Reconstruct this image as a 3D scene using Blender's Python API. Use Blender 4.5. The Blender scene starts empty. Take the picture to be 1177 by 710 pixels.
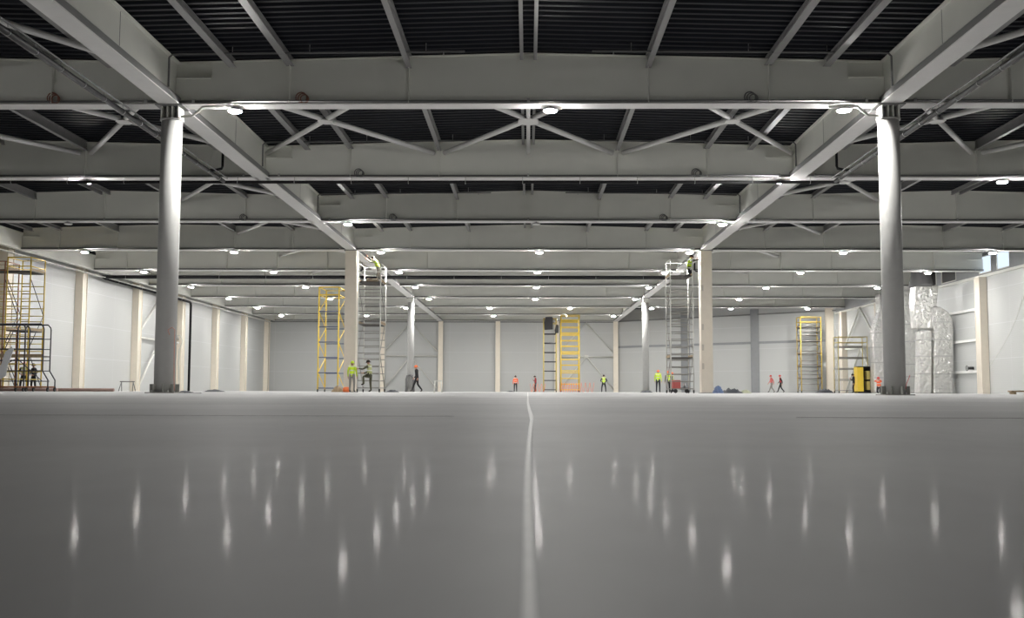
import bpy, math, random
from mathutils import Vector, Matrix
random.seed(7)
R = math.radians
C = bpy.context.scene.collection
SC = bpy.context.scene

# ------------------------------------------------------------------ camera, world, exposure
F = 1200.0
CAM = Vector((0.0, 0.0, 0.085))
CM = Matrix.Rotation(R(0.88), 3, 'Z') @ Matrix.Rotation(R(90 + 4.5), 3, 'X') @ Matrix.Rotation(R(0.17), 3, 'Z')
cd = bpy.data.cameras.new('camera'); cam = bpy.data.objects.new('camera', cd); C.objects.link(cam)
cam.matrix_world = Matrix.Translation(CAM) @ CM.to_4x4()
cd.sensor_width = 36.0; cd.lens = 36.0 * F / 1177.0
cd.clip_start = 0.02; cd.clip_end = 400
cd.dof.use_dof = True; cd.dof.focus_distance = 45.0; cd.dof.aperture_fstop = 9.0
SC.camera = cam
w = bpy.data.worlds.new('night'); SC.world = w; w.use_nodes = True
w.node_tree.nodes['Background'].inputs[0].default_value = (0.25, 0.3, 0.4, 1)
w.node_tree.nodes['Background'].inputs[1].default_value = 0.02
SC.view_settings.view_transform = 'Standard'; SC.view_settings.look = 'None'
SC.view_settings.gamma = 1.0; SC.view_settings.use_curve_mapping = False
SC.view_settings.exposure = 0.0
LAMP = 1500.0          # emission strength of the floodlight lenses
SC.cycles.max_bounces = 8; SC.cycles.diffuse_bounces = 5; SC.cycles.glossy_bounces = 4
SC.cycles.sample_clamp_indirect = 6.0
SC.cycles.use_light_tree = True

# layout of the hall: X across, Y away from the camera
BAY = 21.0; Y0 = 30.1; B = 10.53; WX = 31.5
def yk(k): return Y0 + B * k
YW = yk(9) + .35           # far wall
ZB = 8.42                  # underside of the beams
def zroof(x):
    d = abs(((x + 10.5) % 21.0) - 10.5)
    return 9.97 - 0.025 * d
def at(px, py, Y):          # the point at distance Y that shows at pixel px, py
    d = CM @ Vector(((px - 588.5) / F, -(py - 355.0) / F, -1.0))
    return CAM + d * (Y / d.y)
def atx(px, Y): return at(px, 450, Y).x
def atz(px, py, Y): return at(px, py, Y).z

# ------------------------------------------------------------------ materials
M = {}
def nodes(m): return m.node_tree.nodes, m.node_tree.links
def mat(name, col, rough=.5, metal=0.0, vary=.06, scale=3.0, bump=0.0, bscale=20.0, spec=.5):
    m = bpy.data.materials.new(name); m.use_nodes = True
    n, l = nodes(m); p = n['Principled BSDF']
    p.inputs['Roughness'].default_value = rough; p.inputs['Metallic'].default_value = metal
    p.inputs['Specular IOR Level'].default_value = spec
    tc = n.new('ShaderNodeTexCoord'); no = n.new('ShaderNodeTexNoise'); no.inputs['Scale'].default_value = scale
    no.inputs['Detail'].default_value = 3
    l.new(tc.outputs['Object'], no.inputs['Vector'])
    mx = n.new('ShaderNodeMixRGB'); l.new(no.outputs['Fac'], mx.inputs[0])
    c = Vector(col)
    mx.inputs[1].default_value = (*[max(0, v * (1 - vary * 1.5)) for v in c], 1)
    mx.inputs[2].default_value = (*[min(1, v * (1 + vary * 1.5)) for v in c], 1)
    l.new(mx.outputs[0], p.inputs['Base Color'])
    if bump:
        nb = n.new('ShaderNodeTexNoise'); nb.inputs['Scale'].default_value = bscale; l.new(tc.outputs['Object'], nb.inputs['Vector'])
        bp = n.new('ShaderNodeBump'); bp.inputs['Strength'].default_value = bump; bp.inputs['Distance'].default_value = .02
        l.new(nb.outputs['Fac'], bp.inputs['Height']); l.new(bp.outputs[0], p.inputs['Normal'])
    M[name] = m
    return m
mat('steel', (.76, .765, .71), .5, vary=.05, scale=.8)
mat('steel_under', (.76, .755, .745), .5, vary=.04)
mat('steel_dark', (.20, .20, .20), .5)
mat('purlin', (.27, .27, .27), .45)
mat('deck', (.007, .0085, .014), .55, 0.0, vary=.15, spec=.25)
mat('column_grey', (.36, .36, .35), .42, vary=.05)
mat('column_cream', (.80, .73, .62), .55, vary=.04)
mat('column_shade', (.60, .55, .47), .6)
mat('column_dark', (.27, .28, .29), .5)
mat('primer_steel', (.24, .24, .22), .5, vary=.2, scale=9)
mat('black_pipe', (.008, .008, .010), .55, spec=.25)
mat('black', (.012, .012, .014), .5)
mat('galv', (.5, .5, .5), .3, .8)
mat('housing', (.25, .25, .26), .4)
mat('yellow', (.78, .55, .05), .45)
mat('pale_yellow', (.62, .50, .16), .5)
mat('tube_grey', (.30, .29, .27), .4, .3)
mat('tube_white', (.62, .62, .58), .4)
mat('tube_black', (.035, .035, .045), .35)
mat('tube_blue', (.07, .09, .16), .4)
mat('tube_rust', (.30, .12, .05), .6)
mat('timber', (.32, .24, .15), .8, vary=.25, scale=8)
mat('dark_board', (.07, .065, .06), .8)
mat('orange', (.85, .20, .06), .6)
mat('cable_pink', (.55, .22, .16), .6)
mat('red', (.55, .05, .04), .6)
mat('hose_grey', (.14, .14, .14), .6)
mat('hose_brown', (.22, .09, .06), .6)
mat('white_plastic', (.75, .75, .73), .4)
mat('tarp_blue', (.05, .09, .2), .6, vary=.3, bump=.3)
mat('tarp_dark', (.035, .04, .05), .7, vary=.3, bump=.3)
mat('pipe_pink', (.42, .27, .23), .5, vary=.2, scale=6)
mat('skin', (.48, .27, .19), .6)
mat('navy', (.02, .022, .03), .85); mat('greycloth', (.25, .24, .22), .9)
mat('camo', (.10, .10, .065), .9, vary=.5, scale=18); mat('blackcloth', (.012, .012, .014), .9)
mat('redcloth', (.30, .035, .04), .9); mat('orangecloth', (.80, .14, .05), .85); mat('pinkcloth', (.55, .14, .13), .9)
mat('boots', (.03, .025, .02), .7); mat('hair', (.03, .02, .015), .8)
mat('limecloth', (.55, .72, .05), .8)

def vest_mat(name, col):
    m = mat(name, col, .75)
    n, l = nodes(m); p = n['Principled BSDF']
    tc = n.new('ShaderNodeTexCoord'); sx = n.new('ShaderNodeSeparateXYZ'); l.new(tc.outputs['Object'], sx.inputs[0])
    wv = n.new('ShaderNodeMath'); wv.operation = 'PINGPONG'; l.new(sx.outputs[2], wv.inputs[0]); wv.inputs[1].default_value = .11
    gt = n.new('ShaderNodeMath'); gt.operation = 'GREATER_THAN'; l.new(wv.outputs[0], gt.inputs[0]); gt.inputs[1].default_value = .085
    old = p.inputs['Base Color'].links[0].from_socket
    mx = n.new('ShaderNodeMixRGB'); l.new(gt.outputs[0], mx.inputs[0]); l.new(old, mx.inputs[1]); mx.inputs[2].default_value = (.6, .6, .58, 1)
    l.new(mx.outputs[0], p.inputs['Base Color'])
vest_mat('vest_lime', (.62, .85, .04)); vest_mat('vest_orange', (.85, .16, .05)); vest_mat('vest_dull', (.42, .45, .22))

def emit(name, col, s, both=True):
    m = bpy.data.materials.new(name); m.use_nodes = True
    n, l = nodes(m); n.remove(n['Principled BSDF'])
    e = n.new('ShaderNodeEmission'); e.inputs[0].default_value = (*col, 1); e.inputs[1].default_value = s
    l.new(e.outputs[0], n['Material Output'].inputs[0]); M[name] = m
    return m
emit('lamp_lens', (1.0, .98, .945), LAMP)
emit('daylight_pane', (.75, .87, 1.0), 1.15)

def foil():
    m = mat('foil', (.66, .66, .64), .28, .85, vary=.05)
    n, l = nodes(m); p = n['Principled BSDF']
    tc = n.new('ShaderNodeTexCoord')
    vo = n.new('ShaderNodeTexVoronoi'); vo.inputs['Scale'].default_value = 3.0
    no = n.new('ShaderNodeTexNoise'); no.inputs['Scale'].default_value = 4.5; no.inputs['Detail'].default_value = 4
    l.new(tc.outputs['Object'], no.inputs['Vector']); l.new(no.outputs['Color'], vo.inputs['Vector'])
    bp = n.new('ShaderNodeBump'); bp.inputs['Strength'].default_value = 1.0; bp.inputs['Distance'].default_value = .17
    l.new(no.outputs['Fac'], bp.inputs['Height']); l.new(bp.outputs[0], p.inputs['Normal'])
foil()

def wall_mat():
    m = mat('wall_panel', (.465, .475, .468), .42, vary=.012, scale=.35)
    n, l = nodes(m); p = n['Principled BSDF']
    tc = n.new('ShaderNodeTexCoord'); sx = n.new('ShaderNodeSeparateXYZ'); l.new(tc.outputs['Object'], sx.inputs[0])
    ad = n.new('ShaderNodeMath'); ad.operation = 'ADD'; l.new(sx.outputs[0], ad.inputs[0]); l.new(sx.outputs[1], ad.inputs[1])
    def seam(sock, period, width):
        a = n.new('ShaderNodeMath'); a.operation = 'PINGPONG'; l.new(sock, a.inputs[0]); a.inputs[1].default_value = period / 2
        b = n.new('ShaderNodeMath'); b.operation = 'LESS_THAN'; l.new(a.outputs[0], b.inputs[0]); b.inputs[1].default_value = width
        return b
    s1 = seam(sx.outputs[2], 2.36, .018); s2 = seam(ad.outputs[0], 5.265, .012)
    mxx = n.new('ShaderNodeMath'); mxx.operation = 'MAXIMUM'; l.new(s1.outputs[0], mxx.inputs[0]); l.new(s2.outputs[0], mxx.inputs[1])
    old = p.inputs['Base Color'].links[0].from_socket
    mx = n.new('ShaderNodeMixRGB'); l.new(mxx.outputs[0], mx.inputs[0]); l.new(old, mx.inputs[1]); mx.inputs[2].default_value = (.55, .56, .57, 1)
    l.new(mx.outputs[0], p.inputs['Base Color'])
    wv = n.new('ShaderNodeTexWave'); wv.bands_direction = 'Z'; wv.inputs['Scale'].default_value = 3.0
    l.new(tc.outputs['Object'], wv.inputs['Vector'])
    bp = n.new('ShaderNodeBump'); bp.inputs['Strength'].default_value = .15; bp.inputs['Distance'].default_value = .01
    l.new(wv.outputs['Fac'], bp.inputs['Height']); l.new(bp.outputs[0], p.inputs['Normal'])
wall_mat()

def floor_mat():
    m = bpy.data.materials.new('polished_concrete'); m.use_nodes = True; M['floor'] = m
    n, l = nodes(m); p = n['Principled BSDF']
    tc = n.new('ShaderNodeTexCoord')
    def noise(scale, stretch=(1, 1, 1), detail=4):
        mp = n.new('ShaderNodeMapping'); mp.inputs['Scale'].default_value = stretch
        l.new(tc.outputs['Object'], mp.inputs['Vector'])
        no = n.new('ShaderNodeTexNoise'); no.inputs['Scale'].default_value = scale; no.inputs['Detail'].default_value = detail
        l.new(mp.outputs[0], no.inputs['Vector']); return no
    a = noise(.55, (1, .8, 1), 5); b = noise(14, (1, .5, 1), 5)
    cr = n.new('ShaderNodeValToRGB'); l.new(a.outputs['Fac'], cr.inputs[0])
    cr.color_ramp.elements[0].position = .35; cr.color_ramp.elements[0].color = (.34, .338, .342, 1)
    cr.color_ramp.elements[1].position = .65; cr.color_ramp.elements[1].color = (.49, .485, .48, 1)
    mx = n.new('ShaderNodeMixRGB'); mx.blend_type = 'MULTIPLY'; mx.inputs[0].default_value = .3
    l.new(cr.outputs[0], mx.inputs[1]); l.new(b.outputs['Fac'], mx.inputs[2])
    l.new(mx.outputs[0], p.inputs['Base Color'])
    h_ = noise(.8, (.12, 1.6, 1), 6)      # broad trowel bands across the hall
    hr = n.new('ShaderNodeMapRange'); l.new(h_.outputs['Fac'], hr.inputs[0]); hr.inputs[1].default_value = .3; hr.inputs[2].default_value = .7
    hr.inputs[3].default_value = .86; hr.inputs[4].default_value = 1.12
    m3 = n.new('ShaderNodeVectorMath'); m3.operation = 'SCALE'; l.new(mx.outputs[0], m3.inputs[0]); l.new(hr.outputs[0], m3.inputs['Scale'])
    l.new(m3.outputs[0], p.inputs['Base Color'])
    mr = n.new('ShaderNodeMapRange'); l.new(a.outputs['Fac'], mr.inputs[0])
    mr.inputs[3].default_value = .05; mr.inputs[4].default_value = .11
    l.new(mr.outputs[0], p.inputs['Coat Roughness'])
    p.inputs['Roughness'].default_value = .56; p.inputs['Specular IOR Level'].default_value = .5
    p.inputs['Coat Weight'].default_value = .014; p.inputs['Sheen Weight'].default_value = .35; p.inputs['Sheen Roughness'].default_value = .45; p.inputs['Coat IOR'].default_value = 1.4
    c = noise(2.2, (1, 1, 1), 2)
    bp = n.new('ShaderNodeBump'); bp.inputs['Strength'].default_value = .08; bp.inputs['Distance'].default_value = .003
    l.new(c.outputs['Fac'], bp.inputs['Height']); l.new(bp.outputs[0], p.inputs['Normal']); l.new(bp.outputs[0], p.inputs['Coat Normal'])
floor_mat()

# ------------------------------------------------------------------ mesh helpers
class MB:
    def __init__(s): s.v = []; s.f = []; s.mi = []; s.m = 0
    def mat(s, i): s.m = i; return s
    def add(s, vs, fs):
        o = len(s.v); s.v += [Vector(v) for v in vs]
        for f in fs: s.f.append([i + o for i in f]); s.mi.append(s.m)
        return s
    def box(s, x0, x1, y0, y1, z0, z1):
        return s.add([(x0, y0, z0), (x1, y0, z0), (x1, y1, z0), (x0, y1, z0), (x0, y0, z1), (x1, y0, z1), (x1, y1, z1), (x0, y1, z1)],
                     [(0, 3, 2, 1), (4, 5, 6, 7), (0, 1, 5, 4), (1, 2, 6, 5), (2, 3, 7, 6), (3, 0, 4, 7)])
    def bar(s, p, q, w, h, up=(0, 0, 1)):
        p, q = Vector(p), Vector(q); d = (q - p).normalized(); u = Vector(up)
        if abs(d.dot(u)) > .98: u = Vector((0, 1, 0))
        a = d.cross(u).normalized(); b = a.cross(d)
        vs = [e + a * (i * w / 2) + b * (j * h / 2) for e in (p, q) for i, j in ((-1, -1), (1, -1), (1, 1), (-1, 1))]
        return s.add(vs, [(0, 1, 2, 3), (7, 6, 5, 4), (0, 4, 5, 1), (1, 5, 6, 2), (2, 6, 7, 3), (3, 7, 4, 0)])
    def tube(s, pts, r, n=8, cap=True):
        pts = [Vector(p) for p in pts]; rs = r if isinstance(r, (list, tuple)) else [r] * len(pts)
        vs = []; prev = None
        for i, p in enumerate(pts):
            d = (pts[min(i + 1, len(pts) - 1)] - pts[max(i - 1, 0)]).normalized()
            if prev is None:
                a = d.cross(Vector((0, 0, 1)))
                if a.length < .1: a = d.cross(Vector((0, 1, 0)))
            else: a = prev - d * prev.dot(d)
            a.normalize(); prev = a; b = d.cross(a)
            vs += [p + (a * math.cos(t) + b * math.sin(t)) * rs[i] for t in [2 * math.pi * k / n for k in range(n)]]
        fs = []
        for i in range(len(pts) - 1):
            for k in range(n):
                fs.append((i * n + k, i * n + (k + 1) % n, (i + 1) * n + (k + 1) % n, (i + 1) * n + k))
        if cap: fs.append(tuple(reversed(range(n)))); fs.append(tuple((len(pts) - 1) * n + k for k in range(n)))
        return s.add(vs, fs)
    def lathe(s, c, prof, n=16, sx=1.0, sy=1.0):
        c = Vector(c); vs = []
        for r, z in prof: vs += [c + Vector((r * sx * math.cos(2 * math.pi * k / n), r * sy * math.sin(2 * math.pi * k / n), z)) for k in range(n)]
        fs = [(i * n + k, i * n + (k + 1) % n, (i + 1) * n + (k + 1) % n, (i + 1) * n + k) for i in range(len(prof) - 1) for k in range(n)]
        fs.append(tuple(reversed(range(n)))); fs.append(tuple((len(prof) - 1) * n + k for k in range(n)))
        return s.add(vs, fs)
    def prism(s, poly, axis, a, b):
        n = len(poly)
        def P(u, v, t): return (u, t, v) if axis == 'y' else ((t, u, v) if axis == 'x' else (u, v, t))
        vs = [P(u, v, a) for u, v in poly] + [P(u, v, b) for u, v in poly]
        fs = [tuple(range(n)), tuple(reversed(range(n, 2 * n)))] + [(i, i + n, (i + 1) % n + n, (i + 1) % n) for i in range(n)]
        return s.add(vs, fs)
    def ball(s, c, r, n=8, sx=1, sy=1, sz=1):
        prof = [(max(1e-4, r * math.sin(math.pi * i / 6)), -r * sz * math.cos(math.pi * i / 6)) for i in range(7)]
        return s.lathe(c, prof, n, sx, sy)
    def ring(s, c, Rr, r, axis='y', n=18, m=6):
        c = Vector(c); pts = []
        for k in range(n + 1):
            t = 2 * math.pi * k / n; u, v = Rr * math.cos(t), Rr * math.sin(t)
            pts.append(c + (Vector((u, 0, v)) if axis == 'y' else Vector((0, u, v)) if axis == 'x' else Vector((u, v, 0))))
        return s.tube(pts, r, m, False)
    def build(s, name, mats, parent=None, origin=None, smooth=False):
        if not isinstance(mats, (list, tuple)): mats = [mats]
        o0 = Vector(origin) if origin is not None else Vector((0, 0, 0))
        me = bpy.data.meshes.new(name)
        me.from_pydata([v - o0 for v in s.v], [], s.f)
        for mm in mats: me.materials.append(M[mm])
        me.polygons.foreach_set('material_index', s.mi)
        if smooth: me.polygons.foreach_set('use_smooth', [len(f) <= 4 for f in s.f])
        me.update()
        import bmesh
        bm = bmesh.new(); bm.from_mesh(me); bmesh.ops.recalc_face_normals(bm, faces=bm.faces); bm.to_mesh(me); bm.free()
        o = bpy.data.objects.new(name, me); C.objects.link(o)
        if parent is not None: o.parent = parent
        elif origin is not None: o.location = o0
        return o
def tag(o, label, cat, group=None):
    o['label'] = label; o['category'] = cat; o['kind'] = 'thing'
    if group: o['group'] = group
    return o
def root(name, loc, label, cat, group=None, rz=0):
    o = bpy.data.objects.new(name, None); C.objects.link(o); o.location = loc; o.rotation_euler.z = rz
    o.empty_display_size = .3
    return tag(o, label, cat, group)
def struct(o): o['kind'] = 'structure'; return o
KIDS = {}
def copy_thing(src, loc, label, group=None, rz=None):
    c = src.copy(); C.objects.link(c); c.location = loc; c['label'] = label
    if group: c['group'] = group
    if rz is not None: c.rotation_euler.z = rz
    if src.name not in KIDS: KIDS[src.name] = [o for o in bpy.data.objects if o.parent == src]
    for ch in KIDS[src.name]:
        d = ch.copy(); C.objects.link(d); d.parent = c
        if ch.name not in KIDS: KIDS[ch.name] = [o for o in bpy.data.objects if o.parent == ch]
        for g in KIDS[ch.name]:
            e = g.copy(); C.objects.link(e); e.parent = d
    return c
ORD = ['first', 'second', 'third', 'fourth', 'fifth', 'sixth', 'seventh', 'eighth', 'ninth', 'tenth', 'eleventh', 'twelfth']
def side(x): return 'duct side' if x > 0 else 'plain-wall side'
def bayname(i): return {-1: 'plain-wall aisle', 0: 'centre aisle', 1: 'duct aisle'}[i]

# ------------------------------------------------------------------ setting
YN = -34.0
struct(MB().box(-WX, WX, YN, YW + 1, -.2, 0).build('floor', 'floor'))
# roof deck: trapezoidal sheet, ribs across the hall, ridge over each aisle
def deck():
    ys = []; y = YN; p = .36
    while y < YW + .6:
        ys += [(y, .0), (y + .12, .0), (y + .17, .1), (y + .31, .1)]; y += p
    xs = [-31.5, -21, -10.5, 0, 10.5, 21, 31.5]
    vs = [(x, yy, zroof(x) + dz + .015) for yy, dz in ys for x in xs]
    n = len(xs); fs = [(i * n + j, i * n + j + 1, (i + 1) * n + j + 1, (i + 1) * n + j) for i in range(len(ys) - 1) for j in range(n - 1)]
    o = MB().add(vs, fs).build('ceiling', 'deck')
    s = o.modifiers.new('thickness', 'SOLIDIFY'); s.thickness = .02; s.offset = 1
    return struct(o)
deck()
struct(MB().box(-WX - .2, -WX, YN, YW + .2, 0, 10).build('wall_left', 'wall_panel'))
struct(MB().box(-WX, 10.55, YW, YW + .2, 0, 10.1).build('wall_back', 'wall_panel'))
struct(MB().box(-WX, WX, YN - .2, YN, 0, 10.1).build('wall_front', 'wall_panel'))
# slanting end wall of the duct aisle
SK0 = Vector((10.6, YW, 0)); SK1 = Vector((WX + .1, 107.0, 0))
skd = (SK1 - SK0).normalized(); skn = Vector((-skd.y, skd.x, 0))
def sk(t, off=0): return SK0 + skd * t + skn * off      # off<0 : towards the hall
def slab(p, q, th, z0, z1):
    n_ = Vector((-(q - p).y, (q - p).x, 0)).normalized() * th
    return MB().prism([(p.x, p.y), (q.x, q.y), (q.x + n_.x, q.y + n_.y), (p.x + n_.x, p.y + n_.y)], 'z', z0, z1)
struct(slab(SK0, SK1, .2, 0, 10.1).build('wall_back_slanted', 'wall_panel'))
# duct-side wall: panel to 8.1 m, dark clerestory band with openings above
struct(MB().box(WX, WX + .2, YN, 107.5, 0, 8.1).build('wall_right', 'wall_panel'))
cl = MB()
opens = [(68.3, 70.2), (71.0, 72.95), (76.9, 79.6), (80.6, 83.6)]
edges = [YN] + [e for o_ in opens for e in o_] + [107.5]
for i in range(0, len(edges), 2): cl.box(WX, WX + .15, edges[i], edges[i + 1], 8.1, 9.9)
for a, b in opens: cl.box(WX, WX + .15, a, b, 8.1, 8.3); cl.box(WX, WX + .15, a, b, 9.5, 9.9)
struct(cl.build('wall_right_upper', 'column_dark'))
struct(MB().box(WX - .12, WX, YN, 107, 8.02, 8.2).build('trim_1', 'steel'))
for i, (a, b) in enumerate(opens):
    r_ = MB()
    for y0, y1, z0, z1 in ((a, a + .06, 8.3, 9.5), (b - .06, b, 8.3, 9.5), (a, b, 8.3, 8.36), (a, b, 9.44, 9.5)): r_.box(WX - .03, WX + .06, y0, y1, z0, z1)
    fr = struct(r_.build('window_%d' % (i + 1), 'steel'))
    MB().box(WX + .03, WX + .05, a + .06, b - .06, 8.36, 9.44).build('pane', 'daylight_pane' if i < 2 else 'black', fr)
# edge rails along the plain wall
struct(MB().box(-30.6, -30.3, YN, YW, 8.44, 8.62).box(-30.55, -30.35, YN, YW, 8.62, 9.5).build('trim_2', 'steel'))
struct(MB().box(-30.9, -30.65, YN, YW, 8.2, 8.26).build('trim_3', 'tube_white'))
# end trims above far walls
struct(MB().box(-WX, 10.5, YW - .12, YW, 8.3, 8.5).build('trim_4', 'steel_dark'))
struct(slab(sk(0, -.12), sk(27.9, -.12), .1, 8.35, 8.5).build('trim_5', 'steel_dark'))
struct(slab(sk(0, -.10), sk(27.6, -.10), .1, 5.25, 5.5).build('trim_6', 'column_dark'))
# floor joints
def joint():
    m = MB(); pts = []
    for y, dx in ((.2, .0005), (.35, .0007), (.55, .0005), (.8, .0), (1.2, 0.0), (1.8, .002), (2.4, .006), (3.1, .012), (3.6, .012), (5, .006), (8, 0), (20, 0), (60, 0), (120, 0)): pts.append((dx, y))
    hw = [.0026, .0026, .0026, .0028, .0032, .004, .005, .006, .008, .008, .008, .01, .01, .01]
    vs = []
    for (x, y), h in zip(pts, hw): vs += [(x - h, y, .0004), (x - h * .8, y, .0008), (x + h * .8, y, .0008), (x + h, y, .0004)]
    fs = [(i * 4 + j, i * 4 + j + 1, i * 4 + j + 5, i * 4 + j + 4) for i in range(len(pts) - 1) for j in range(3)]
    return m.add(vs, fs).build('trim_7', 'joint_fill')
mat('joint_fill', (.80, .79, .77), .5, vary=.1, scale=30)
mat('joint_dark', (.05, .045, .045), .6)
struct(joint())
struct(MB().box(-31, -.25, 3.52, 3.53, 0, .0006).box(.9, 31, 3.52, 3.53, 0, .0009).build('trim_8', 'joint_dark'))

# ------------------------------------------------------------------ wall columns
def wall_column(x, y, w_, l_, sgn, label, mats=('column_cream', 'column_shade'), z=8.65, cat='column'):
    m = MB()
    x0, x1 = (x, x + w_) if sgn > 0 else (x - w_, x)
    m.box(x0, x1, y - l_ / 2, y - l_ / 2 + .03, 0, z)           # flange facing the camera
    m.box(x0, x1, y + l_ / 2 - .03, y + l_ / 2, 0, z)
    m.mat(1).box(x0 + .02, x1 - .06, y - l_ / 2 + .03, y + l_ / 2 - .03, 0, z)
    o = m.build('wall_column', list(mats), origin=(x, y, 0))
    return tag(o, label, cat, 'columns standing along the outer walls')
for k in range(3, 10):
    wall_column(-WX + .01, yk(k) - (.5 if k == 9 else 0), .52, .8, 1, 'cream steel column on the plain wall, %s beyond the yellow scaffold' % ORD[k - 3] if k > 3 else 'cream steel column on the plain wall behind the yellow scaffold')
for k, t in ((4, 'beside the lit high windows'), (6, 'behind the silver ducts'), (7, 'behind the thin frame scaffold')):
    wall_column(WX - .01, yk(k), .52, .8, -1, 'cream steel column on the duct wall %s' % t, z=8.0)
def end_column(px, Y, w_, label, mt='column_cream', z=9.0):
    x = atx(px, Y); p = MB().box(x - w_ / 2, x + w_ / 2, Y - .16, Y - .14, 0, z).box(x - w_ / 2, x + w_ / 2, Y + .14, Y + .16, 0, z).box(x - .03, x + .03, Y - .14, Y + .14, 0, z)
    return tag(p.build('wall_column', mt, origin=(x, Y, 0)), label, 'column', 'columns standing along the outer walls')
for px, lb in ((439, 'behind the yellow scaffold tower'), (506, 'beyond the person in black'), (572, 'beyond the person in orange vest'), (640, 'behind the orange hose coils'), (708, 'beyond the person in lime vest')):
    end_column(px, YW - .3, .55, 'cream steel column on the far wall ' + lb)
for px, lb, mt, ww in ((789, 'grey steel column on the slanting end wall behind the ladder scaffold', 'column_dark', 1.1), (868.5, 'grey steel column on the slanting end wall beside two walking people', 'column_dark', .85), (955, 'cream corner column beside the tall yellow scaffold', 'column_cream', .8)):
    # solve distance on the slanted wall
    Y = 115
    for _ in range(12):
        x = atx(px, Y); t = (x - SK0.x) / skd.x; Y = sk(t, -.3).y
    end_column(px, Y, ww, lb, mt)
# wall bracing
def wall_brace(xa, xb, Y, zt, zm, label):
    r_ = root('wall_brace', ((xa + xb) / 2, Y, 0), label, 'wall bracing', 'bracing on the outer walls'); xm = (xa + xb) / 2; o = r_.location.copy()
    for p, q in (((xm, Y, zt), (xa, Y, zm + .6)), ((xm, Y, zt), (xb, Y, zm + .6)), ((xa, Y, zm), (xb, Y, zm)), ((xm, Y, zm), (xa, Y, .4)), ((xm, Y, zm), (xb, Y, .4))):
        MB().tube([p, q], .07, 6).build('tube', 'tube_white', r_, o, True)
    MB().box(xm - .25, xm + .25, Y - .02, Y + .02, zm - .2, zm + .2).build('gusset', 'tube_white', r_, o)
wall_brace(-17.2, -10.9, YW - .3, 8.3, 4.25, 'white tube bracing on far wall behind the person in black')
wall_brace(3.8, 10.2, YW - .3, 8.3, 4.2, 'white tube bracing on far wall beyond the yellow tower')
def side_brace(x, ya, yb, label, mt):
    r_ = root('wall_brace', (x, (ya + yb) / 2, 0), label, 'wall bracing', 'bracing on the outer walls'); o = r_.location.copy(); ym = (ya + yb) / 2
    for p, q in (((x, ym, 8), (x, ya, 4.6)), ((x, ym, 8), (x, yb, 4.6)), ((x, ya, 4.3), (x, yb, 4.3)), ((x, ym, 4.3), (x, ya, .1)), ((x, ym, 4.3), (x, yb, .1))):
        MB().tube([p, q], .1, 6).build('tube', mt, r_, o, True)
side_brace(-WX + .25, yk(5) + .5, yk(6) - .5, 'white tube bracing on the plain wall behind the round column', 'tube_white')
side_brace(WX - .25, yk(6) + .5, yk(7) - .5, 'grey tube bracing on the duct wall above the yellow cabinet', 'steel')
for z, t in ((5.9, 'top'), (3.75, 'middle'), (1.55, 'lowest')):
    tag(MB().box(WX - .18, WX, yk(4) + .4, yk(5) + 3, z - .09, z + .09).build('wall_rail', 'white_plastic', origin=(WX - .1, yk(5) - 3, z)), '%s white horizontal rail on the duct wall beside silver duct' % t, 'rail', 'rails on the duct wall')

# ------------------------------------------------------------------ free-standing columns
def near_column(x, label):
    r_ = root('round_column', (x, Y0, 0), label, 'column'); o = r_.location.copy(); y = Y0
    MB().lathe((x, y, 0), [(.30, .0), (.30, 8.0)], 40).build('shaft', 'column_grey', r_, o, True)
    MB().lathe((x, y, 8.0), [(.30, -.03), (.34, -.02), (.34, .02), (.28, .03)], 40).build('collar', 'column_grey', r_, o, True)
    for s in (-1, 1):
        MB().box(x + s * .24 - .02, x + s * .24 + .02, y - .24, y + .24, 8.0, 8.38).build('cap_plate', 'steel', r_, o)
    MB().box(x - .22, x + .22, y - .02, y + .02, 8.0, 8.38).build('cap_web', 'steel_dark', r_, o)
    MB().box(x - .09, x - .05, y - .24, y - .02, 8.0, 8.38).box(x + .05, x + .09, y - .24, y - .02, 8.0, 8.38).build('cap_rib', 'steel', r_, o)
    MB().box(x - .40, x + .40, y - .34, y + .34, 8.38, 8.42).build('head_plate', 'steel_dark', r_, o)
    MB().box(x - .42, x + .42, y - .42, y + .42, 0, .03).build('base_plate', 'primer_steel', r_, o)
    for k in range(8):
        a = k * math.pi / 4 + .2; d = Vector((math.cos(a), math.sin(a), 0)); c0 = Vector((x, y, .14))
        MB().bar(c0 + d * .28, c0 + d * .41, .03, .24).build('stiffener', 'primer_steel', r_, o)
    for k in range(4):
        a = k * math.pi / 2 + .6
        MB().lathe((x + .36 * math.cos(a), y + .36 * math.sin(a), .03), [(.025, 0), (.025, .06)], 6).build('anchor_bolt', 'galv', r_, o)
    return r_
near_column(-10.5, 'big round grey steel column with orange cable near its foot, plain-wall side')
near_column(10.5, 'big round grey steel column with strongly lit head, in front of silver ducts')
def mid_column(x, label):
    r_ = root('square_column', (x, yk(3), 0), label, 'column'); o = r_.location.copy(); y = yk(3)
    MB().box(x - .34, x + .34, y - .34, y + .34, 0.04, 8.38).build('shaft', 'column_cream', r_, o)
    MB().box(x - .42, x + .42, y - .42, y + .42, 0, .04).build('base_plate', 'primer_steel', r_, o)
    MB().box(x - .42, x + .42, y - .38, y + .38, 8.38, 8.42).build('head_plate', 'steel_dark', r_, o)
    if x > 0:
        for z in (6.0, 3.7, 2.5, 1.4): MB().box(x - .30, x - .18, y - .345, y - .34, z, z + .35).build('patch', 'column_shade', r_, o)
mid_column(-10.5, 'cream square column beside the white scaffold tower')
mid_column(10.5, 'cream square column with blue tarpaulin at its foot')
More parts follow.
